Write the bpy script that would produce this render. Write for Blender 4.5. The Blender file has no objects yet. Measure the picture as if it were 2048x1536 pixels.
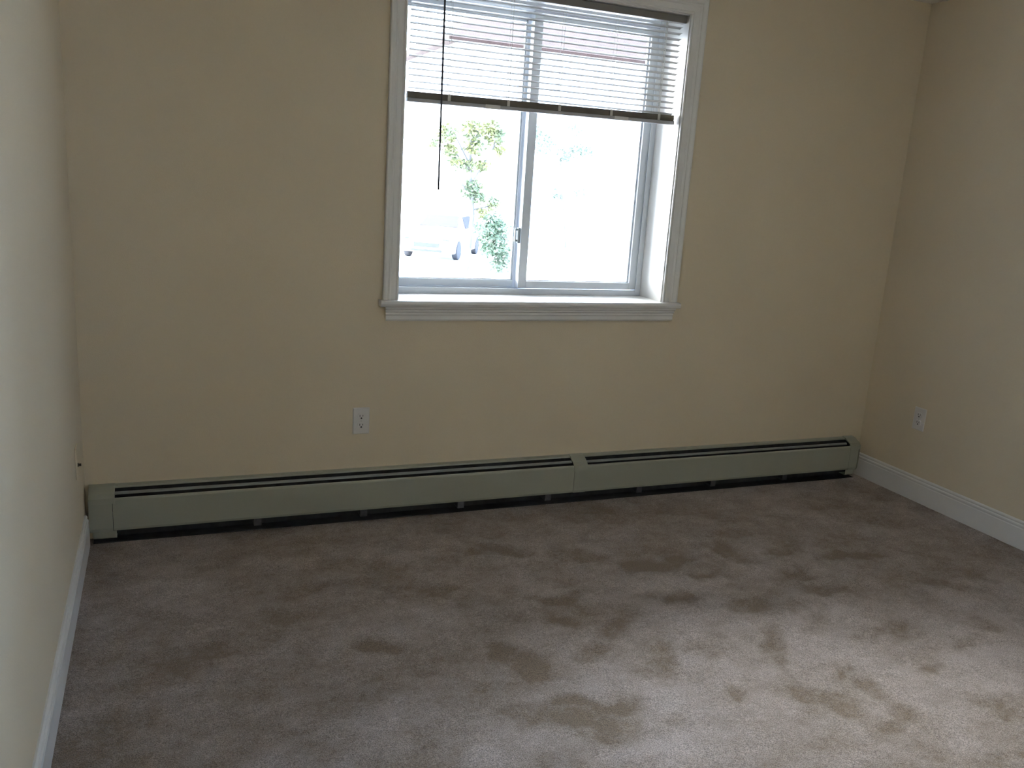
import bpy, bmesh, math, random
from mathutils import Vector, Matrix, noise
random.seed(7)
C = bpy.context.scene.collection
S = bpy.context.scene

# ------------------------------------------------------------------ camera
cam_d = bpy.data.cameras.new('camera'); cam = bpy.data.objects.new('camera', cam_d); C.objects.link(cam)
cam_d.sensor_width = 36.0; cam_d.lens = 1717.8 / 2048 * 36.0
cam_d.clip_start = 0.02; cam_d.clip_end = 400
rt = Vector((0.92733, -0.36877, 0.06371)).normalized()
fw = Vector((0.37319, 0.89852, -0.23105)).normalized()
up = rt.cross(fw).normalized(); rt = fw.cross(up).normalized()
M = Matrix((rt, up, -fw)).transposed().to_4x4(); M.translation = Vector((0.302, -3.486, 1.468))
cam.matrix_world = M
S.camera = cam

# ------------------------------------------------------------------ sky
SKY = 34.0
w = bpy.data.worlds.new('sky'); S.world = w; w.use_nodes = True
nt = w.node_tree; nt.nodes.clear()
out = nt.nodes.new('ShaderNodeOutputWorld'); bg = nt.nodes.new('ShaderNodeBackground')
tc = nt.nodes.new('ShaderNodeTexCoord')
dot = nt.nodes.new('ShaderNodeVectorMath'); dot.operation = 'DOT_PRODUCT'
dot.inputs[1].default_value = Vector((-0.45, 0.70, 0.55)).normalized()     # bright side of the hazy sky
nt.links.new(tc.outputs['Generated'], dot.inputs[0])
ramp = nt.nodes.new('ShaderNodeValToRGB')
nt.links.new(dot.outputs['Value'], ramp.inputs[0])
e = ramp.color_ramp.elements
e[0].position = 0.0; e[0].color = (0.45, 0.63, 0.95, 1)
e[1].position = 1.0; e[1].color = (1.0, 1.0, 1.0, 1)
m = ramp.color_ramp.elements.new(0.55); m.color = (0.57, 0.74, 1.0, 1)
mr = nt.nodes.new('ShaderNodeMapRange'); nt.links.new(dot.outputs['Value'], mr.inputs['Value'])
mr.inputs['From Min'].default_value = 0.1; mr.inputs['From Max'].default_value = 1.0
mr.inputs['To Min'].default_value = SKY * 0.5; mr.inputs['To Max'].default_value = SKY * 2.0
nt.links.new(mr.outputs[0], bg.inputs['Strength'])
nt.links.new(ramp.outputs[0], bg.inputs['Color']); nt.links.new(bg.outputs[0], out.inputs[0])

vs = S.view_settings
S.display_settings.display_device = 'sRGB'
vs.view_transform = 'Standard'; vs.look = 'None'; vs.gamma = 1.0; vs.use_curve_mapping = False
vs.exposure = 0.0
S.cycles.max_bounces = 16; S.cycles.diffuse_bounces = 10; S.cycles.transparent_max_bounces = 24

# ------------------------------------------------------------------ dimensions
W = 3.85; H = 2.44; YR = -4.30
XI0, XI1, ZS, ZT = 1.211, 2.480, 0.951, 2.218
XO0, XO1 = 1.142, 2.562
D = 0.1956

# ------------------------------------------------------------------ materials
def mat(name, col, rough=0.5, spec=0.5, metal=0.0, bump=None, var=None, coat=0.0):
    m = bpy.data.materials.new(name); m.use_nodes = True
    t = m.node_tree; b = t.nodes['Principled BSDF']
    b.inputs['Base Color'].default_value = (*col, 1); b.inputs['Roughness'].default_value = rough
    b.inputs['Specular IOR Level'].default_value = spec; b.inputs['Metallic'].default_value = metal
    b.inputs['Coat Weight'].default_value = coat
    g = t.nodes.new('ShaderNodeTexCoord')
    if var:
        sc, amt = var
        n = t.nodes.new('ShaderNodeTexNoise'); n.inputs['Scale'].default_value = sc; n.inputs['Detail'].default_value = 4
        t.links.new(g.outputs['Object'], n.inputs['Vector'])
        r = t.nodes.new('ShaderNodeValToRGB'); t.links.new(n.outputs['Fac'], r.inputs[0])
        r.color_ramp.elements[0].position = .3; r.color_ramp.elements[1].position = .7
        r.color_ramp.elements[0].color = (*[c * (1 - amt) for c in col], 1)
        r.color_ramp.elements[1].color = (*[min(1, c * (1 + amt)) for c in col], 1)
        t.links.new(r.outputs[0], b.inputs['Base Color'])
    if bump:
        sc, st, dist = bump
        n = t.nodes.new('ShaderNodeTexNoise'); n.inputs['Scale'].default_value = sc; n.inputs['Detail'].default_value = 3
        t.links.new(g.outputs['Object'], n.inputs['Vector'])
        bp = t.nodes.new('ShaderNodeBump'); bp.inputs['Strength'].default_value = st; bp.inputs['Distance'].default_value = dist
        t.links.new(n.outputs['Fac'], bp.inputs['Height']); t.links.new(bp.outputs[0], b.inputs['Normal'])
    return m

M_wall = mat('cream_wall_paint', (0.55, 0.477, 0.352), .6, .35, bump=(260, .25, .002), var=(2.2, .02))
M_ceil = mat('ceiling_paint', (0.66, 0.62, 0.55), .8, .2, bump=(120, .3, .003))
M_trim = mat('white_trim_paint', (0.60, 0.59, 0.57), .35, .5, var=(6, .01), bump=(40, .05, .001))
M_vinyl = mat('white_vinyl', (0.62, 0.66, 0.71), .35, .5, var=(9, .01))
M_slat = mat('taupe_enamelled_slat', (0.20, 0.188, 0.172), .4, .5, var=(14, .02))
M_rail = mat('grey_rail', (.34,.34,.35), .4, .5, var=(9,.02))
M_stack = mat('dark_taupe_slat_stack', (0.11, 0.10, 0.082), .5, .3, var=(20, .12))  # bundled slats, coloured darker than the hanging ones
M_cord = mat('white_cord', (0.5, 0.49, 0.46), .8, .2, var=(50, .03))
M_wand = mat('clear_grey_wand', (0.045, 0.045, 0.05), .4, .3, var=(30, .03))
M_head = mat('painted_steel_headrail', (0.16, 0.15, 0.135), .45, .5, var=(10, .02))
M_heat = mat('heater_cream_enamel', (0.27, 0.275, 0.225), .38, .5, var=(3, .02))
M_damp = mat('heater_damper_metal', (0.19, 0.20, 0.195), .4, .5, metal=.2, var=(8, .05))
M_dark = mat('cavity_shade_dark', (0.03, 0.03, 0.035), .7, .3, var=(30, .3))  # painted shade for the heater cavity and the gap beneath
M_fin = mat('aluminium_fins', (0.09, 0.09, 0.10), .5, .5, metal=.6, var=(60, .2))
M_plate = mat('outlet_plastic', (0.53, 0.515, 0.50), .35, .5, var=(30, .01))
M_slot = mat('slot_black', (0.015, 0.013, 0.012), .6, .2, var=(90, .2))
M_screw = mat('screw_metal', (0.45, 0.44, 0.42), .35, .5, metal=.8, var=(90, .1))
M_brass = mat('connector_metal', (0.05, 0.045, 0.03), .4, .5, metal=.5, var=(90, .1))

def glass_mat():
    m = bpy.data.materials.new('window_glass'); m.use_nodes = True; t = m.node_tree; t.nodes.clear()
    o = t.nodes.new('ShaderNodeOutputMaterial'); mx = t.nodes.new('ShaderNodeMixShader')
    tr = t.nodes.new('ShaderNodeBsdfTransparent'); gl = t.nodes.new('ShaderNodeBsdfGlossy')
    fr = t.nodes.new('ShaderNodeFresnel'); fr.inputs['IOR'].default_value = 1.45
    tr.inputs['Color'].default_value = (.97, .985, .98, 1); gl.inputs['Roughness'].default_value = .01
    t.links.new(fr.outputs[0], mx.inputs[0]); t.links.new(tr.outputs[0], mx.inputs[1]); t.links.new(gl.outputs[0], mx.inputs[2])
    t.links.new(mx.outputs[0], o.inputs[0]); return m
M_glass = glass_mat()

def carpet_mat():
    m = bpy.data.materials.new('beige_cut_pile_carpet'); m.use_nodes = True; t = m.node_tree
    b = t.nodes['Principled BSDF']; L = t.links.new
    g = t.nodes.new('ShaderNodeTexCoord'); at = t.nodes.new('ShaderNodeAttribute'); at.attribute_name = 'nap'
    def nz(sc, det=3, rough=.6, dist=0):
        n = t.nodes.new('ShaderNodeTexNoise'); n.inputs['Scale'].default_value = sc; n.inputs['Detail'].default_value = det
        n.inputs['Roughness'].default_value = rough; n.inputs['Distortion'].default_value = dist
        L(g.outputs['Object'], n.inputs['Vector']); return n.outputs['Fac']
    def math_(op, a, b_, c=None):
        n = t.nodes.new('ShaderNodeMath'); n.operation = op
        for i, v in enumerate([a, b_] + ([c] if c is not None else [])):
            if hasattr(v, 'links'): L(v, n.inputs[i])
            else: n.inputs[i].default_value = v
        return n.outputs[0]
    # nap value, its edge frayed by fine noise
    fray = math_('MULTIPLY_ADD', nz(60, 6, .8, .6), 1.3, -.65)
    nap = math_('ADD', at.outputs['Fac'], fray)
    r = t.nodes.new('ShaderNodeValToRGB'); L(nap, r.inputs[0])
    r.color_ramp.elements[0].position = .05; r.color_ramp.elements[0].color = (0.245, 0.182, 0.128, 1)
    r.color_ramp.elements[1].position = .92; r.color_ramp.elements[1].color = (0.565, 0.495, 0.475, 1)
    # tuft speckle
    sp = t.nodes.new('ShaderNodeValToRGB'); L(nz(330, 4, .75), sp.inputs[0])
    sp.color_ramp.elements[0].position = .36; sp.color_ramp.elements[0].color = (.28, .25, .235, 1)
    sp.color_ramp.elements[1].position = .62; sp.color_ramp.elements[1].color = (1.5, 1.5, 1.5, 1)
    mu = t.nodes.new('ShaderNodeMix'); mu.data_type = 'RGBA'; mu.blend_type = 'MULTIPLY'; mu.inputs[0].default_value = 1
    L(r.outputs[0], mu.inputs[6]); L(sp.outputs[0], mu.inputs[7]); L(mu.outputs[2], b.inputs['Base Color'])
    b.inputs['Roughness'].default_value = .95; b.inputs['Specular IOR Level'].default_value = .1
    b.inputs['Sheen Weight'].default_value = .25; b.inputs['Sheen Roughness'].default_value = .5
    h = math_('ADD', math_('MULTIPLY', nz(330, 4, .75), 1.0), math_('MULTIPLY', nz(90, 3, .6), .8))
    bp = t.nodes.new('ShaderNodeBump'); bp.inputs['Strength'].default_value = .9; bp.inputs['Distance'].default_value = .010
    L(h, bp.inputs['Height']); L(bp.outputs[0], b.inputs['Normal'])
    return m
M_carpet = carpet_mat()

# ------------------------------------------------------------------ mesh helpers
def add_box(bm, x0, x1, y0, y1, z0, z1):
    v = [bm.verts.new(p) for p in ((x0,y0,z0),(x1,y0,z0),(x1,y1,z0),(x0,y1,z0),(x0,y0,z1),(x1,y0,z1),(x1,y1,z1),(x0,y1,z1))]
    for f in ((0,3,2,1),(4,5,6,7),(0,1,5,4),(1,2,6,5),(2,3,7,6),(3,0,4,7)): bm.faces.new([v[i] for i in f])

def add_prism(bm, prof, axis, a, b, skew=None):
    """prof: closed list of 2D points. axis 'x': (y,z) ; 'y': (x,z) ; 'z': (x,y). skew(p)->(da, db) end offsets (mitres)."""
    def P(p, t):
        return {'x': (t, p[0], p[1]), 'y': (p[0], t, p[1]), 'z': (p[0], p[1], t)}[axis]
    A = []; B = []
    for p in prof:
        da, db = skew(p) if skew else (0, 0)
        A.append(bm.verts.new(P(p, a + da))); B.append(bm.verts.new(P(p, b + db)))
    n = len(prof)
    for i in range(n): bm.faces.new((A[i], A[(i+1) % n], B[(i+1) % n], B[i]))
    bm.faces.new(A[::-1]); bm.faces.new(B)

def add_tube(bm, p0, p1, r, n=12, r1=None):
    p0 = Vector(p0); p1 = Vector(p1); d = (p1 - p0).normalized(); r1 = r if r1 is None else r1
    a = d.orthogonal().normalized(); b = d.cross(a)
    A = [bm.verts.new(p0 + r*(a*math.cos(2*math.pi*i/n) + b*math.sin(2*math.pi*i/n))) for i in range(n)]
    B = [bm.verts.new(p1 + r1*(a*math.cos(2*math.pi*i/n) + b*math.sin(2*math.pi*i/n))) for i in range(n)]
    for i in range(n): bm.faces.new((A[i], A[(i+1) % n], B[(i+1) % n], B[i]))
    bm.faces.new(A[::-1]); bm.faces.new(B)

def obj(name, bm, m, parent=None, bevel=0, smooth=False, seg=2):
    bmesh.ops.recalc_face_normals(bm, faces=bm.faces)
    me = bpy.data.meshes.new(name); bm.to_mesh(me); bm.free()
    o = bpy.data.objects.new(name, me); C.objects.link(o)
    if m: me.materials.append(m)
    if parent:
        o.parent = parent; o.matrix_parent_inverse = Matrix.Translation(-parent.location) if parent.type == 'EMPTY' and parent.parent is None else Matrix()
    if smooth:
        for p in me.polygons: p.use_smooth = True
    if bevel:
        md = o.modifiers.new('bevel', 'BEVEL'); md.width = bevel; md.segments = seg; md.limit_method = 'ANGLE'; md.angle_limit = math.radians(35)
    return o

def thing(name, loc, label=None, cat=None, group=None, kind=None):
    o = bpy.data.objects.new(name, None); C.objects.link(o); o.location = loc; o.empty_display_size = .1
    tag(o, label, cat, group, kind); return o
def tag(o, label=None, cat=None, group=None, kind=None):
    if label: o['label'] = label
    if cat: o['category'] = cat
    if group: o['group'] = group
    if kind: o['kind'] = kind
    return o
def struct(name, bm, m, **k): return tag(obj(name, bm, m, **k), kind='structure')
def boxobj(name, dims, m, parent=None, bevel=0, **k):
    bm = bmesh.new(); add_box(bm, *dims); return obj(name, bm, m, parent, bevel, **k)

# ------------------------------------------------------------------ room shell
# floor: dense carpet grid, its foot-marked nap stored as a point attribute
# foot-pressed dark patches and brushed-up light areas on the floor, metres: x, y, half length, half width, heading
DARK = [(2.49,-0.75,0.097,0.059,110),(2.47,-0.69,0.057,0.035,38),(2.74,-0.78,0.12,0.043,-154),(2.06,-0.76,0.126,0.053,170),(2.21,-0.75,0.084,0.041,-174),(2.3,-1.16,0.099,0.066,-167),(2.05,-1.04,0.058,0.057,159),(1.93,-0.99,0.059,0.038,177),(1.7,-1.18,0.114,0.049,-141),(1.57,-1.28,0.077,0.042,-167),(1.98,-1.36,0.073,0.059,-166),(2.17,-1.42,0.115,0.041,46),(2.13,-1.51,0.066,0.036,40),(2.45,-1.32,0.101,0.037,-140),(2.44,-1.21,0.046,0.042,109),(2.68,-1.47,0.072,0.053,36),(2.56,-1.45,0.07,0.032,174),(1.76,-1.4,0.081,0.046,47),(1.69,-1.46,0.073,0.032,168),(2.28,-1.62,0.036,0.029,-178),(2.31,-1.73,0.072,0.043,70),(2.31,-1.84,0.087,0.057,85),(2.21,-1.88,0.074,0.056,179),(2.12,-1.71,0.087,0.055,154),(2.16,-1.79,0.077,0.034,89),(2.64,-1.88,0.081,0.042,168),(2.63,-1.95,0.058,0.038,165),(1.45,-1.55,0.172,0.028,172),(1.34,-1.61,0.129,0.049,165),(1.42,-1.69,0.075,0.06,-168),(1.24,-1.53,0.087,0.041,166),(1.9,-1.61,0.042,0.028,-171),(1.62,-1.68,0.06,0.032,170),(1.27,-1.2,0.05,0.046,-161),(1.33,-1.31,0.066,0.058,-162),(1.55,-1.09,0.055,0.045,-170),(3.0,-0.89,0.16,0.043,179),(3.2,-1.23,0.108,0.051,145),(3.41,-1.19,0.071,0.052,123),(2.62,-0.99,0.108,0.037,-162),(2.64,-1.11,0.116,0.04,157),(2.27,-0.9,0.105,0.034,168),(1.83,-0.6,0.122,0.057,140),(1.61,-0.92,0.106,0.034,-173),(1.56,-0.49,0.104,0.047,168),(1.21,-0.76,0.091,0.046,166),(0.91,-1.07,0.095,0.047,164),(2.61,-1.67,0.048,0.026,21),(3.05,-1.5,0.059,0.044,8),(2.85,-1.6,0.062,0.03,179)]
LIGHT = [(2.27,-1.44,0.624,0.302,173),(1.61,-1.44,0.194,0.104,170),(1.48,-1.78,0.153,0.06,166),(2.09,-0.94,0.243,0.099,169),(2.6,-1.66,0.448,0.252,-165),(1.99,-1.69,0.161,0.084,42),(3.08,-1.45,0.356,0.181,-175),(1.17,-1.64,0.137,0.082,167),(2.01,-1.23,0.297,0.13,170)]
def blob(x, y, b, soft):
    bx, by, a, c, h = b; h = math.radians(h); dx, dy = x-bx, y-by
    u = (dx*math.cos(h)+dy*math.sin(h))/a; v = (-dx*math.sin(h)+dy*math.cos(h))/c
    r = math.hypot(u, v); return max(0, min(1, (1+soft-r)/(2*soft)))
bm = bmesh.new(); NX, NY = 320, 340
xs = [-.02 + (W+.04)*i/NX for i in range(NX+1)]; ys = [YR + (0.0-YR+.0)*j/NY for j in range(NY+1)]
G = [[bm.verts.new((x, y, 0)) for x in xs] for y in ys]
for j in range(NY):
    for i in range(NX): bm.faces.new((G[j][i], G[j][i+1], G[j+1][i+1], G[j+1][i]))
fl = obj('floor', bm, M_carpet, smooth=True); tag(fl, kind='structure')
at = fl.data.attributes.new('nap', 'FLOAT', 'POINT')
for k, v in enumerate(fl.data.vertices):
    x, y = v.co.x, v.co.y
    n1 = noise.noise(Vector((x*2.1, y*2.6, 3.1))); n2 = noise.noise(Vector((x*5.5+.4*n1, y*8.5, 7.7))); n3 = noise.noise(Vector((x*14, y*20, 1.7)))
    wx = x + .05*noise.noise(Vector((x*7, y*7, 9))) + .03*noise.noise(Vector((x*21, y*21, 4))); wy = y + .05*noise.noise(Vector((x*7, y*7, 19))) + .03*noise.noise(Vector((x*21, y*21, 14)))
    val = .43 + .20*n1 + .26*n2 + .22*n3 + .14*noise.noise(Vector((x*31, y*40, 5)))
    val += .30*max([blob(wx, wy, b, .7) for b in LIGHT])
    val -= .42*max([blob(wx, wy, b, .45) for b in DARK])
    at.data[k].value = val
    v.co.z = .004*n2 + .003*n1 - .0035*(val < .3) - .002
bm = bmesh.new(); add_box(bm, -.15, W+.15, YR-.15, .32, -.25, -.02); struct('floor_2', bm, mat('subfloor_concrete', (.35,.34,.32), .9, var=(3,.1)))

bm = bmesh.new(); add_box(bm, -.15, W+.15, YR-.15, .30, H, H+.2); struct('ceiling', bm, M_ceil)
bm = bmesh.new(); add_box(bm, 0, W, YR-.15, YR, -.02, H); struct('wall_rear', bm, M_wall)
# side walls, each with an added out-of-frame window to brighten the room
def side_wall(nm, wn, s, x, WY0, WY1, WZ0, WZ1):
    def bx(bm, a, b, *r): add_box(bm, min(x+s*a, x+s*b), max(x+s*a, x+s*b), *r)
    bm = bmesh.new()
    bx(bm, 0, .15, YR-.15, WY0, -.02, H); bx(bm, 0, .15, WY1, .30, -.02, H)
    bx(bm, 0, .15, WY0, WY1, -.02, WZ0); bx(bm, 0, .15, WY0, WY1, WZ1, H); struct(nm, bm, M_wall)
    t = thing(wn, (x, (WY0+WY1)/2, WZ0), kind='structure')
    bm = bmesh.new()
    for a, b, c, d in ((WY0,WY0+.04,WZ0,WZ1),(WY1-.04,WY1,WZ0,WZ1),(WY0+.04,WY1-.04,WZ0,WZ0+.04),(WY0+.04,WY1-.04,WZ1-.04,WZ1),((WY0+WY1)/2-.02,(WY0+WY1)/2+.02,WZ0+.04,WZ1-.04)):
        bx(bm, .07, .13, a, b, c, d)
    obj('window_frame', bm, M_vinyl, t)
    bm = bmesh.new(); bx(bm, .098, .102, WY0+.035, WY1-.035, WZ0+.035, WZ1-.035); obj('glass_pane', bm, M_glass, t)
    bm = bmesh.new(); bx(bm, -.018, 0, WY0-.07, WY0, WZ0, WZ1+.07); bx(bm, -.018, 0, WY1, WY1+.07, WZ0, WZ1+.07)
    bx(bm, -.018, 0, WY0, WY1, WZ1, WZ1+.07); obj('casing', bm, M_trim, t)
    bm = bmesh.new(); bx(bm, -.045, 0, WY0-.09, WY1+.09, WZ0-.026, WZ0); obj('sill', bm, M_trim, t)
side_wall('wall_right', 'added_fill_window_2', 1, W, -4.18, -3.08, .70, 2.15); side_wall('wall_left', 'added_fill_window_3', -1, 0, -4.15, -3.5, .95, 2.05)
# window wall with its opening
t_ = .014
bm = bmesh.new()
o0, o1, oz0, oz1 = XI0-t_, XI1+t_, ZS-.026, ZT+t_
def ring(y): return [bm.verts.new(p) for p in ((0,y,-.02),(W,y,-.02),(W,y,H),(0,y,H))], [bm.verts.new(p) for p in ((o0,y,oz0),(o1,y,oz0),(o1,y,oz1),(o0,y,oz1))]
A, a = ring(0); B, b = ring(.30)
for i in range(4):
    j = (i+1) % 4
    bm.faces.new((A[i], A[j], a[j], a[i])); bm.faces.new((B[i], B[j], b[j], b[i])); bm.faces.new((a[i], a[j], b[j], b[i])); bm.faces.new((A[i], A[j], B[j], B[i]))
struct('wall_back', bm, M_wall)

# ------------------------------------------------------------------ window
win = thing('window_1', ((XI0+XI1)/2, 0, ZS), kind='structure')
# jamb lining boards (two sides + head)
bm = bmesh.new()
add_box(bm, o0+.0005, XI0, -.001, D+.002, ZS, ZT); add_box(bm, XI1, o1-.0005, -.001, D+.002, ZS, ZT); add_box(bm, o0+.0005, o1-.0005, -.001, D+.002, ZT, oz1-.0005)
obj('jamb_lining', bm, M_trim, win)
# casing: stepped colonial profile, offsets from the inner edge (u outwards) and projection p
CP = [(0.004,.0),(.004,.010),(.009,.0125),(.013,.010),(.018,.0105),(.040,.0145),(.044,.017),(.050,.0185),(.056,.017),(.060,.0165),(.067,.020),(.0,.020)]
def casing_prof(wd):
    k = wd/.0719
    pts = [(.004,0),(.004,.011),(.008,.0135),(.012,.0120),(.015,.0095),(.020,.0105),(.036,.0125),(.040,.0155),(.045,.0170),(.050,.0155),(.054,.0165),(.062,.0205),(.068,.0205),(.0715,.0175),(.0715,0)]
    return [(u*k, p) for u, p in pts]
bm = bmesh.new()
wl, wr, wt = XI0-XO0, XO1-XI1, .076
pl = casing_prof(wl); pr = casing_prof(wr); ptp = casing_prof(wt)
add_prism(bm, [(XI0-u, -p) for u, p in pl], 'z', ZS, ZT, skew=lambda q: (0, (XI0-q[0])*wt/wl))
add_prism(bm, [(XI1+u, -p) for u, p in pr], 'z', ZS, ZT, skew=lambda q: (0, (q[0]-XI1)*wt/wr))
add_prism(bm, [(-p, ZT+u) for u, p in ptp], 'x', XI0, XI1, skew=lambda q: (-(q[1]-ZT)*wl/wt, (q[1]-ZT)*wr/wt))
obj('casing', bm, M_trim, win)
# stool (inside sill) with rounded nose and horns, and apron
bm = bmesh.new()
nose = [(0.0,ZS-.026),(-.040,ZS-.026),(-.0455,ZS-.022),(-.048,ZS-.013),(-.0455,ZS-.004),(-.040,ZS),(0,ZS)]
add_prism(bm, nose, 'x', 1.128, 2.568)
add_box(bm, o0+.0005, o1-.0005, 0.0, D+.002, ZS-.0255, ZS)
obj('sill', bm, M_trim, win)
bm = bmesh.new()
ap = [(0,ZS-.0265),(-.030,ZS-.0265),(-.029,ZS-.036),(-.022,ZS-.041),(-.023,ZS-.047),(-.017,ZS-.053),(-.0185,ZS-.060),(-.0155,ZS-.066),(-.0165,ZS-.082),(-.012,ZS-.0885),(0,ZS-.0885)]
add_prism(bm, ap, 'x', 1.150, 2.552, skew=lambda q: ((.012 + q[0]*.4), -(.012 + q[0]*.4)))
obj('apron', bm, M_trim, win)
# vinyl frame
F0, F1 = XI0, XI1
FY0, FY1 = D, .30
bm = bmesh.new()
fs = .028
add_box(bm, F0, F0+.022, FY0+.005, FY1, ZS, ZT); add_box(bm, F1-.018, F1, FY0+.005, FY1, ZS, ZT)
add_box(bm, F0+.022, F1-.018, FY0+.005, FY1, ZS, ZS+.022); add_box(bm, F0+.022, F1-.018, FY0+.005, FY1, ZT-.03, ZT)
# raised inner flange and track ribs
add_box(bm, F0, F0+.030, FY0, FY0+.006, ZS, ZT); add_box(bm, F1-.026, F1, FY0, FY0+.006, ZS, ZT)
add_box(bm, F0+.030, F1-.026, FY0, FY0+.006, ZS, ZS+.027)
add_box(bm, F0, F1, .2495, .2525, ZS, ZS+.027); add_box(bm, F1-.026, F1, .2495, .2525, ZS, ZT)
obj('window_frame', bm, M_vinyl, win, bevel=.001)
def sash(name, x0, x1, y0, y1, z0, z1, st, rail):
    bm = bmesh.new()
    for (a0, a1, c0, c1) in ((x0, x0+st, z0, z1), (x1-st, x1, z0, z1), (x0+st, x1-st, z0, z0+rail), (x0+st, x1-st, z1-rail, z1)):
        add_box(bm, a0, a1, y0, y1, c0, c1)
    # glazing bead, set back
    g = .007; ym = (y0+y1)/2
    for (a0, a1, c0, c1) in ((x0+st, x0+st+g, z0+rail, z1-rail), (x1-st-g, x1-st, z0+rail, z1-rail), (x0+st, x1-st, z0+rail, z0+rail+g*.5), (x0+st, x1-st, z1-rail-g, z1-rail)):
        add_box(bm, a0, a1, ym-.007, ym+.007, c0, c1)
    s = obj(name, bm, M_vinyl, win, bevel=.0012)
    bm = bmesh.new(); add_box(bm, x0+st-.003, x1-st+.003, ym-.002, ym+.002, z0+rail-.003, z1-rail+.003)
    obj('glass_pane', bm, M_glass, s)
    return s
right = sash('sliding_sash', 1.832, F1-.020, .2065, .2485, ZS+.028, ZT-.032, .040, .033)
left = sash('fixed_sash', F0+.022, 1.858, .2535, .2860, ZS+.026, ZT-.032, .036, .034)
# latch on the side of the meeting stile
bm = bmesh.new()
add_prism(bm, [(1.832,.214),(1.8225,.218),(1.820,.2275),(1.8225,.237),(1.832,.241)], 'z', 1.185, 1.255)
add_tube(bm, (1.8105,.228,1.196),(1.832,.228,1.196),.005,10); add_tube(bm, (1.8105,.228,1.246),(1.832,.228,1.246),.005,10)
add_box(bm, 1.8085, 1.8125, .222,.234,1.19,1.252)
lt = obj('latch', bm, mat('grey_latch_plastic', (.30,.34,.36), .4, .5, var=(30,.05)), right, bevel=.002); lt['label'] = 'grey latch'

# ------------------------------------------------------------------ mini blind
BX0, BX1, BY = 1.226, 2.469, .034
bl = thing('mini_blind', ((BX0+BX1)/2, BY, 2.2), 'grey metal mini blind pulled halfway up in the window recess', 'blind')
bm = bmesh.new()
z0, z1 = 2.186, ZT-.003
hp = [(.018,z1),(.020,z1),(.021,z0+.002),(.047,z0+.002),(.048,z1),(.051,z1),(.051,z0),(.016,z0),(.015,z0+.003),(.015,z1)]
add_prism(bm, hp, 'x', 1.216, 2.476)
add_box(bm, 1.216,1.218,.016,.051,z0,z1); add_box(bm, 2.474,2.476,.016,.051,z0,z1)
obj('headrail', bm, M_head, bl)
# slats: crowned strips, slightly tilted, outer edge low
def slat_prof(zc, wd=.025, tilt=math.radians(-8), crown=.0016, th=.0004, ang0=0):
    up_, dn = [], []
    for i in range(7):
        s = -1 + 2*i/6; y = s*wd/2; z = crown*(1-s*s)
        c, d = math.cos(tilt), math.sin(tilt)
        up_.append((BY + y*c - z*d, zc + y*d + z*c)); dn.append((BY + y*c - (z-th)*d, zc + y*d + (z-th)*c))
    return up_ + dn[::-1]
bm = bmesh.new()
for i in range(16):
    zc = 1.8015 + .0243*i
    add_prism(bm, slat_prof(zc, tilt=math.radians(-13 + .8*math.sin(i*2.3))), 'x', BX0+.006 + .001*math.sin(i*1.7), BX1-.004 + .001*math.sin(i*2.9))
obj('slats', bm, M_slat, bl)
TL = .0105/1.24   # the pulled-up bundle hangs a touch higher at its right end
def tiltz(o):
    for v in o.data.vertices: v.co.z += (v.co.x - BX0)*TL
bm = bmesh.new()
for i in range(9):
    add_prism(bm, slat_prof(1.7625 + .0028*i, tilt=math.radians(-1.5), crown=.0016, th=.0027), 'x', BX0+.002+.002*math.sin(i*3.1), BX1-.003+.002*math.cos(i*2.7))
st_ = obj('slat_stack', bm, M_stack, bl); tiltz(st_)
bm = bmesh.new()
br = [(BY-.0125,1.7455),(BY-.0135,1.7475),(BY-.0135,1.7585),(BY-.010,1.7610),(BY+.010,1.7610),(BY+.0135,1.7585),(BY+.0135,1.7475),(BY+.0125,1.7455)]
add_prism(bm, br, 'x', BX0, BX1)
rail = obj('bottom_rail', bm, M_rail, bl); tiltz(rail)
for x0, x1 in ((1.559, 1.624), (2.163, 2.231)):
    bm = bmesh.new()
    add_prism(bm, [(BY-.0155,1.744),(BY-.0155,1.7605),(BY-.0138,1.7605),(BY-.0138,1.7452),(BY+.0138,1.7452),(BY+.0138,1.7605),(BY+.0155,1.7605),(BY+.0155,1.744)], 'x', x0, x1)
    c = obj('rail_clip', bm, M_trim, rail); tiltz(c)
for k, x in enumerate((1.400, 1.659, 1.894, 2.144, 2.385)):
    bm = bmesh.new()
    for y in (BY-.0138, BY+.0138):
        add_tube(bm, (x, y, 1.775 + (x-BX0)*TL), (x, y, 2.187), .0006, 6)
    for i in range(16):
        zc = 1.7995 + .0243*i
        add_tube(bm, (x, BY-.0138, zc+.0015), (x, BY+.0138, zc-.0018), .0004, 5)
    # loops gathered in front of the bundle
    zb = 1.760 + (x-BX0)*TL
    add_box(bm, x-.006, x+.006, BY-.0165, BY-.0145, zb, zb+.027)
    obj('ladder_cord', bm, M_cord, bl)
for x in (1.665, 2.395):
    bm = bmesh.new(); add_tube(bm, (x, BY, 2.187), (x, BY, 1.77), .0007, 6); obj('lift_cord', bm, M_cord, bl)
bm = bmesh.new(); add_tube(bm, (1.360, .006, 2.178), (1.366, .004, 1.412), .0040, 6); add_tube(bm, (1.366,.004,1.418), (1.366,.004,1.408), .0042, 8)
add_tube(bm, (1.360,.006,2.176), (1.360,.018,2.196), .002, 6)
wd = obj('tilt_wand', bm, M_wand, bl); wd['label'] = 'dark thin wand'

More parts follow.
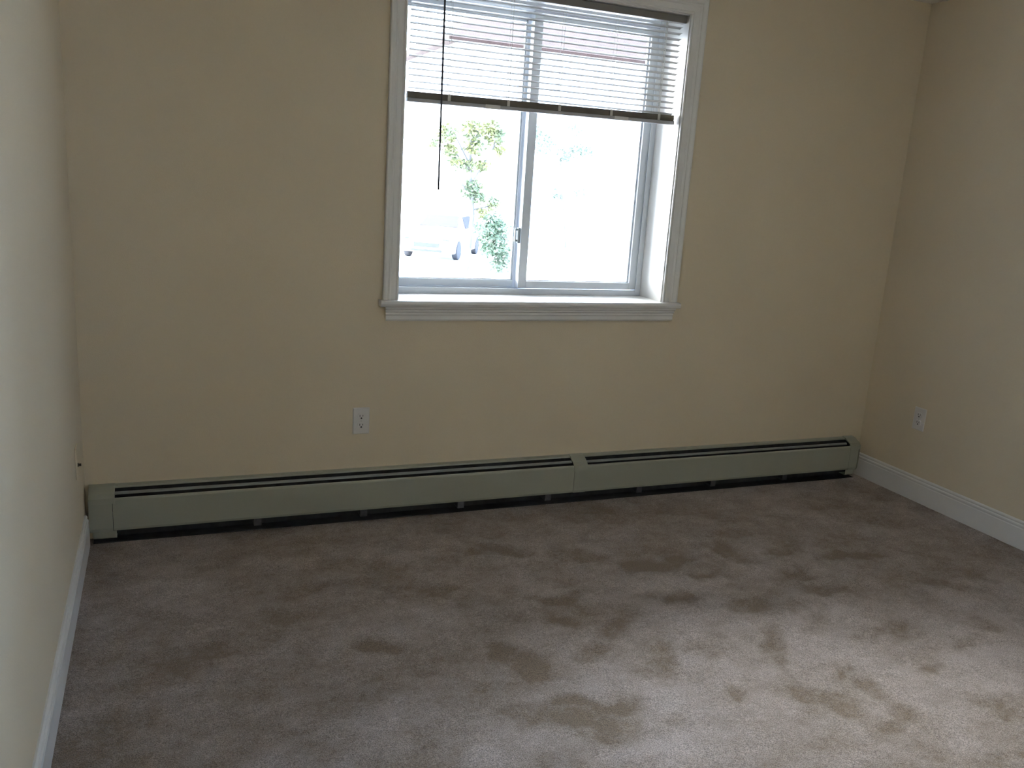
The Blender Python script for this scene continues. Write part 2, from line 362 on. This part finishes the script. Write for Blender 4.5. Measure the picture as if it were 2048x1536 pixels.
# ------------------------------------------------------------------ baseboard heater
ht = thing('baseboard_heater', (W/2, -.03, 0), 'long cream metal baseboard heater along the wall under the window', 'heater')
HX0, HX1 = .014, 3.790; ZH = .220
bm = bmesh.new()
add_prism(bm, [(0,.002),(-.002,.002),(-.002,ZH-.004),(-.018,ZH-.008),(-.021,ZH-.012),(-.022,ZH-.010),(-.020,ZH-.004),(-.004,ZH),(0,ZH)], 'x', HX0+.004, HX1-.004)
obj('back_plate', bm, M_heat, ht)
def panel(x0, x1):
    bm = bmesh.new()
    add_prism(bm, [(-.062,.180),(-.066,.1855),(-.071,.182),(-.0725,.176),(-.0725,.062),(-.069,.052),(-.060,.049),(-.060,.051),(-.068,.054),(-.0710,.063),(-.0710,.176),(-.0695,.180),(-.066,.1835),(-.063,.179)], 'x', x0, x1)
    return obj('front_panel', bm, M_heat, ht)
panel(.098, 2.0655); panel(2.0665, 3.735)
def damper(x0, x1, dy=0, dz=0):
    bm = bmesh.new()
    add_prism(bm, [(-.036+dy,.1985+dz),(-.0425+dy,.1945+dz),(-.0450+dy,.1900+dz),(-.0460+dy,.1908+dz),(-.0432+dy,.1962+dz),(-.037+dy,.2000+dz)], 'x', x0, x1)
    return obj('damper', bm, M_damp, ht)
damper(.106, 2.062); damper(2.134, 3.722, .003, -.004)
# finned pipe element inside; dark sheet behind and below stands in for shade
bm = bmesh.new(); add_prism(bm, [(-.0021,.205),(-.0045,.205),(-.0045,.004),(-.062,.004),(-.062,.0005),(-.0021,.0005)], 'x', HX0+.01, HX1-.01); c = obj('cavity_shade_sheet', bm, M_dark, ht); c['label'] = 'dark sheet standing in for heater shade'
bm = bmesh.new(); add_tube(bm, (HX0+.02, -.036, .105), (HX1-.02, -.036, .105), .011, 12)
x = .18
while x < 3.66:
    add_box(bm, x, x+.0007, -.062, -.010, .075, .140); x += .0085
obj('fin_element', bm, M_fin, ht)
for x in (.62, 1.06, 1.50, 1.93, 2.42, 2.85, 3.30):
    bm = bmesh.new(); add_box(bm, x, x+.03, -.060, -.058, .020, .054); add_box(bm, x, x+.03, -.060, -.0048, .018, .0205); add_box(bm, x+.012, x+.014, -.058, -.0048, .0205, .055)
    b_ = obj('bracket', bm, M_fin, ht)
def cap(x0, x1, foot):
    bm = bmesh.new()
    # upper hood wraps over the slots
    hood = [(-.001,ZH+.002),(-.022,ZH-.001),(-.060,ZH-.020),(-.0745,ZH-.034),(-.0760,ZH-.054),(-.0740,ZH-.055),(-.0725,ZH-.036),(-.058,ZH-.023),(-.001,ZH-.003)]
    add_prism(bm, hood, 'x', x0, x1)
    add_prism(bm, [(-.0705,.172),(-.0738,.172),(-.0738,.064),(-.070,.050),(-.066,.050),(-.0705,.064)], 'x', x0+.002, x1-.010)
    # closed side cheek
    side = [(-.001,.046),(-.062,.046),(-.068,.05),(-.0730,.064),(-.0730,.18),(-.058,ZH-.021),(-.001,ZH)]
    if foot < 0: add_prism(bm, side, 'x', x0, x0+.002)
    else: add_prism(bm, side, 'x', x1-.002, x1)
    o = obj('end_cap', bm, M_heat, ht)
    bm = bmesh.new()
    f0, f1 = (x0+.012, x1+.002) if foot < 0 else (x0-.004, x1-.016)
    add_prism(bm, [(-.064,.049),(-.0655,.049),(-.0640,.022),(-.060,.018),(-.02,.018),(-.02,.020),(-.059,.020),(-.062,.024)], 'x', f0, f1)
    obj('foot_tab', bm, M_heat, o)
cap(HX0, .106, -1); cap(3.722, HX1, 1)
bm = bmesh.new()
add_prism(bm, [(-.001,ZH+.0015),(-.022,ZH-.002),(-.058,ZH-.021),(-.0735,ZH-.036),(-.0750,ZH-.062),(-.0735,ZH-.0625),(-.0720,ZH-.038),(-.056,ZH-.024),(-.001,ZH-.002)], 'x', 2.062, 2.134)
add_prism(bm, [(-.0728,.160),(-.0738,.160),(-.0738,.062),(-.070,.0505),(-.0690,.0515),(-.0728,.062)], 'x', 2.068, 2.130)
obj('splice_cover', bm, M_heat, ht)

# ------------------------------------------------------------------ baseboards
BH = .127
def bprof(s):   # projection p, height z
    return [(0,0),(.014,0),(.014,.092),(.0125,.095),(.0125,.099),(.0145,.103),(.0135,.109),(.0085,.112),(.0085,.115),(.0105,.118),(.0095,.123),(.005,BH),(0,BH)]
bm = bmesh.new(); add_prism(bm, [(W-p, z) for p, z in bprof(1)], 'y', YR+.001, -.001); struct('baseboard_right', bm, M_trim)
bm = bmesh.new(); add_prism(bm, [(p, z) for p, z in bprof(1)], 'y', YR+.001, -.078); struct('baseboard_left', bm, M_trim)
bm = bmesh.new(); add_prism(bm, [(YR+p, z) for p, z in bprof(1)], 'x', .016, W-.016); struct('baseboard_rear', bm, M_trim)

# ------------------------------------------------------------------ outlets
def outlet(name, loc, rz, label, group=None):
    t = thing(name, loc, label, 'outlet', group); t.rotation_euler = (0, 0, rz)
    def P(nm, bm, m, par=t, **k):
        o = obj(nm, bm, m, None, **k); o.parent = par; return o
    bm = bmesh.new()
    w2, h2 = .0355, .058
    v0 = [(-w2,0,-h2),(w2,0,-h2),(w2,0,h2),(-w2,0,h2)]; v1 = [(-w2,-.003,-h2),(w2,-.003,-h2),(w2,-.003,h2),(-w2,-.003,h2)]
    v2 = [(-w2+.004,-.0058,-h2+.004),(w2-.004,-.0058,-h2+.004),(w2-.004,-.0058,h2-.004),(-w2+.004,-.0058,h2-.004)]
    vs_ = [[bm.verts.new(p) for p in q] for q in (v0, v1, v2)]
    for q0, q1 in ((0,1),(1,2)):
        for i in range(4): bm.faces.new((vs_[q0][i], vs_[q0][(i+1)%4], vs_[q1][(i+1)%4], vs_[q1][i]))
    bm.faces.new(vs_[2]); bm.faces.new(vs_[0][::-1])
    P('cover_plate', bm, M_plate)
    for s in (1, -1):
        zc = s*.0195; bm = bmesh.new(); pr_ = []
        for i in range(28):
            a_ = 2*math.pi*i/28; pr_.append((.0172*math.cos(a_), zc + max(-.0140, min(.0140, .0172*math.sin(a_)))))
        add_prism(bm, pr_, 'y', -.0080, -.0045); rec = P('receptacle', bm, M_plate)
        bm = bmesh.new()
        add_box(bm, -.0075,-.0050,-.0084,-.0079, zc-.0010, zc+.0082); add_box(bm, .0050,.0073,-.0084,-.0079, zc-.0002, zc+.0072)
        add_prism(bm, [(.0034*math.cos(math.pi*i/8+math.pi*0), zc-.0068+ (.0036*math.sin(math.pi*i/8))) for i in range(9)] + [(-.0034, zc-.0098),(.0034, zc-.0098)], 'y', -.0084, -.0079)
        P('slot', bm, M_slot, rec)
    bm = bmesh.new(); add_tube(bm, (0,-.0070,0), (0,-.0055,0), .0030, 12); P('screw', bm, M_screw)
    return t
outlet('wall_outlet', (1.066, -.0002, .431), 0, 'white duplex outlet on the window wall above the heater')
outlet('wall_outlet', (W-.0002, -.368, .418), math.radians(-90), 'white duplex outlet on the right wall above the white baseboard')
# cable jack plate on the left wall
t = thing('cable_jack', (.0002, -.275, .408), 'small cable jack plate with dark connector low on left wall', 'cable jack'); t.rotation_euler = (0, 0, math.radians(90))
bm = bmesh.new(); add_box(bm, -.035,.035,-.005,0,-.057,.057); o = obj('cover_plate', bm, M_wall, None, bevel=.002); o.parent = t
bm = bmesh.new(); add_tube(bm, (0,-.004,-.012), (0,-.007,-.012), .0085, 6); add_tube(bm, (0,-.006,-.012), (0,-.016,-.012), .0050, 12)
o = obj('connector', bm, M_brass, None); o.parent = t; o['label'] = 'dark threaded connector'

# ------------------------------------------------------------------ outside
GZ = -1.2
M_ground = mat('pale_concrete', (.62,.61,.60), .9, .2, var=(.6,.04))
bm = bmesh.new(); add_box(bm, -90, 120, -60, 150, GZ-.2, GZ); struct('ground', bm, M_ground)
# the storeys of this building around and above the room
bm = bmesh.new()
add_box(bm, -.16, W+.16, YR-.15, .30, H+.21, 12.5); add_box(bm, -.16, W+.16, YR-.15, .30, GZ, -.26)
struct('wall_exterior', bm, M_ground)
# neighbour house: white siding, reddish shingle roof
hs = thing('house', (20, 40, GZ), 'white sided house with reddish shingle roof seen between the blind slats', 'house')
M_sid = mat('white_siding', (.80,.80,.79), .6, .3, bump=(3,.1,.01), var=(1,.02))
M_roof = mat('reddish_shingles', (.031,.0172,.0135), .95, .2, var=(1.5,.15), bump=(12,.4,.02))
HXa, HXb = 12.7, 40
EV, RD = 7.25, 10.15
bm = bmesh.new(); add_box(bm, HXa, HXb, 35.4, 45, GZ, 7.25); obj('house_wall', bm, M_sid, hs)
bm = bmesh.new()
q = [bm.verts.new(p) for p in ((HXa-.5,34.9,EV),(HXb+.5,34.9,EV),(HXb+.5,45.5,EV),(HXa-.5,45.5,EV),(HXa-.5,34.9,EV+.15),(HXb+.5,34.9,EV+.15),(HXb+.5,45.5,EV+.15),(HXa-.5,45.5,EV+.15),(HXa+3.2,40.2,RD),(HXb-3.2,40.2,RD))]
for f_ in ((3,2,1,0),(0,1,5,4),(1,2,6,5),(2,3,7,6),(3,0,4,7),(4,5,9,8),(5,6,9),(6,7,8,9),(7,4,8)): bm.faces.new([q[i_] for i_ in f_])
obj('roof', bm, M_roof, hs)

# foliage helper: one mesh of folded leaves scattered through clumps
def leaves(name, clumps, n, size, m, parent, seed):
    rnd = random.Random(seed); bm = bmesh.new(); tot = sum(c[3]**2 for c in clumps)
    for c in clumps:
        for _ in range(int(n*c[3]**2/tot)):
            while True:
                p = Vector((rnd.uniform(-1,1), rnd.uniform(-1,1), rnd.uniform(-1,1)))
                if p.length < 1: break
            p = p*c[3]; p.z *= .8; p += Vector(c[:3])
            s = size*rnd.uniform(.6,1.3)
            ax = Vector((rnd.uniform(-1,1), rnd.uniform(-1,1), rnd.uniform(-.9,.3))).normalized(); sd = ax.orthogonal().normalized()
            sd = (Matrix.Rotation(rnd.uniform(0,6.28), 3, ax) @ sd); nn = ax.cross(sd)
            q = [p, p+ax*s*.35+sd*s*.28+nn*s*.06, p+ax*s, p+ax*s*.35-sd*s*.28+nn*s*.06, p+ax*s*.5-nn*.004]
            v = [bm.verts.new(x) for x in q]
            bm.faces.new((v[0],v[1],v[2],v[4])); bm.faces.new((v[0],v[4],v[2],v[3]))
    me = bpy.data.meshes.new(name); bm.to_mesh(me); bm.free()
    o = bpy.data.objects.new(name, me); C.objects.link(o); me.materials.append(m)
    o.parent = parent; o.matrix_parent_inverse = Matrix.Translation(-parent.location); return o
def leaf_mat(name, c0, c1):
    m = mat(name, c0, .6, .3); t = m.node_tree; b = t.nodes['Principled BSDF']
    g = t.nodes.new('ShaderNodeTexCoord'); n = t.nodes.new('ShaderNodeTexNoise'); n.inputs['Scale'].default_value = 2.5
    t.links.new(g.outputs['Object'], n.inputs['Vector']); r = t.nodes.new('ShaderNodeValToRGB'); t.links.new(n.outputs['Fac'], r.inputs[0])
    r.color_ramp.elements[0].position = .4; r.color_ramp.elements[1].position = .6
    r.color_ramp.elements[0].color = (*c0,1); r.color_ramp.elements[1].color = (*c1,1); t.links.new(r.outputs[0], b.inputs['Base Color']); return m
M_leaf = leaf_mat('young_tree_leaves', (.095,.120,.068), (.130,.135,.050))
M_leaf2 = leaf_mat('shrub_leaves', (.072,.108,.066), (.092,.118,.078))
M_leaf3 = leaf_mat('pale_far_leaves', (.085,.105,.075), (.088,.105,.08))
M_bark = mat('grey_bark', (.10,.095,.09), .9, .1, var=(8,.2), bump=(20,.5,.02))
def trunk(name, pts, m, parent):
    bm = bmesh.new()
    for (a, b, r0, r1) in pts: add_tube(bm, a, b, r0, 8, r1)
    o = obj(name, bm, m, parent); return o
Y = 13.5
def at(px, py, Y_):
    d = rt*(px-1024)/1717.8 - up*(py-768)/1717.8 + fw; c = M.translation; return c + d*((Y_-c.y)/d.y)
def clump(px, py, r, Y_): p = at(px, py, Y_); return (p.x, p.y, p.z, r)
base = at(930, 505, Y); base.z = GZ
tr = thing('young_tree', base, 'sparse yellow green young tree outside the left window pane', 'tree')
top = at(945, 240, Y)
pts = [(base, at(945, 430, Y), .07, .05), (at(945,430,Y), at(940,330,Y), .05, .03), (at(940,330,Y), top, .03, .012)]
for (a_, b_) in (((942,400),(905,330)),((941,370),(985,300)),((940,340),(890,280)),((943,300),(960,250)),((944,420),(990,410)),((940,330),(900,250)),((985,300),(1000,255))):
    pts.append((at(*a_, Y), at(*b_, Y), .022, .008))
trunk('trunk', pts, M_bark, tr)
leaves('foliage', [clump(*c, Y) for c in ((950,258,.26),(895,265,.22),(985,255,.2),(948,292,.22),(990,275,.2),(900,300,.16),(915,325,.18),(942,330,.16),(965,330,.14),(945,372,.2),(955,395,.16),(935,385,.14),(985,405,.16),(1000,300,.12),(870,285,.12),(965,425,.16))], 2600, .10, M_leaf, tr, 3)
base = at(985, 530, 12.5); base.z = GZ
sh = thing('shrub', base, 'rounded green shrub under the young tree outside', 'shrub')
leaves('foliage', [clump(*c, 12.5) for c in ((975,455,.26),(995,460,.26),(985,480,.28),(1000,495,.22),(980,500,.2),(1005,515,.2),(990,440,.2),(1000,530,.2))], 2200, .085, M_leaf2, sh, 5)
trunk('stem', [(base, at(985,470,16.0), .03, .015), (base+Vector((.1,0,0)), at(1003,480,16.0), .025, .01), (base-Vector((.1,0,0)), at(968,470,16.0), .02, .008)], M_bark, sh)
base = at(1130, 470, 30.0); base.z = GZ
tf = thing('far_tree', base, 'faint pale green tree far beyond the right window pane', 'tree')
trunk('trunk', [(base, at(1120,330,30.0), .12, .07), (at(1120,330,30.0), at(1090,285,30.0), .05, .02), (at(1120,330,30.0), at(1150,290,30.0), .05, .02)], mat('pale_bark', (.11,.11,.105), .9, .1, var=(6,.1)), tf)
leaves('foliage', [clump(*c, 30.0) for c in ((1085,285,.55),(1072,262,.4),(1130,305,.45),(1160,300,.4),(1150,258,.3),(1110,390,.35),(1160,385,.3),(1175,300,.3))], 800, .16, M_leaf3, tf, 9)

# parked car, three-quarter front view in the bright lot
cc = at(885, 512, 25.0); cc.z = GZ
car = thing('parked_car', cc, 'pale parked car in the bright lot beyond the left window pane', 'car')
M_paint = mat('pale_car_paint', (.72,.73,.75), .25, .5, coat=.5, var=(2,.01)); M_cg = mat('tinted_glass', (.016,.0145,.022), .6, .1, var=(3,.1)); M_tyre = mat('tyre_rubber', (.025,.024,.027), .8, .3, var=(10,.1)); M_grl = mat('dark_grille', (.03,.028,.033), .6, .5, var=(10,.1))
def cobj(nm, bm, m, **k): o = obj(nm, bm, m, None, **k); o.parent = car; return o
car.rotation_euler = (0, 0, math.radians(-32))
# car local: x width, -y front
bm = bmesh.new()
sec = [ # y, half width bottom, half width belt, z bottom, z belt, half width roof, z roof
 (-2.1,.70,.72,.35,.62,.55,.66),(-1.95,.84,.86,.22,.74,.70,.78),(-1.2,.88,.90,.20,.86,.76,.92),(-.75,.88,.90,.20,.90,.74,.98),(-.05,.88,.90,.20,.92,.60,1.36),(.5,.88,.90,.20,.93,.60,1.42),(1.1,.88,.90,.20,.93,.59,1.38),(1.7,.86,.88,.22,.92,.66,1.02),(2.1,.80,.82,.30,.86,.66,.92)]
rings = []
for (y, wb, wm, zb, zm, wr_, zr) in sec:
    rings.append([bm.verts.new(p) for p in ((-wb,y,zb),(-wm,y,(zb+zm)/2),(-wm*.98,y,zm),(-wr_,y,zr-.02),(0,y,zr),(wr_,y,zr-.02),(wm*.98,y,zm),(wm,y,(zb+zm)/2),(wb,y,zb))])
for a_, b_ in zip(rings, rings[1:]):
    for i in range(9): bm.faces.new((a_[i], a_[(i+1)%9], b_[(i+1)%9], b_[i]))
bm.faces.new(rings[0]); bm.faces.new(rings[-1][::-1])
cobj('car_body', bm, M_paint, bevel=.03)
def quadpane(nm, q, th=Vector((0,0,.012))):
    bm = bmesh.new(); q = [Vector(p) for p in q]; n_ = (q[1]-q[0]).cross(q[2]-q[0]).normalized()*.012
    a_ = [bm.verts.new(p+n_) for p in q]; b_ = [bm.verts.new(p-n_) for p in q]; k = len(q)
    bm.faces.new(a_); bm.faces.new(b_[::-1])
    for i in range(k): bm.faces.new((a_[i], a_[(i+1)%k], b_[(i+1)%k], b_[i]))
    cobj(nm, bm, M_cg)
quadpane('windshield', [(-.66,-.70,1.00),(.66,-.70,1.00),(.55,-.10,1.34),(-.55,-.10,1.34)])
for s in (1,-1): quadpane('side_window', [(s*.87,-.45,.97),(s*.87,1.2,.97),(s*.63,1.0,1.33),(s*.63,0,1.33)])
for s in (1,-1):
    for y in (-1.35, 1.35):
        bm = bmesh.new(); add_tube(bm, (s*.72,y,.31), (s*.905,y,.31), .31, 20); cobj('wheel', bm, M_tyre, bevel=.03)
bm = bmesh.new(); add_box(bm, -.42,.42,-2.13,-2.07,.40,.54); add_box(bm, -.5,.5,-2.13,-2.05,.26,.32); cobj('grille', bm, M_grl)
for s in (1,-1):
    bm = bmesh.new(); add_box(bm, s*.62-.11, s*.62+.11, -2.09,-1.96,.56,.68); cobj('headlight', bm, M_grl)
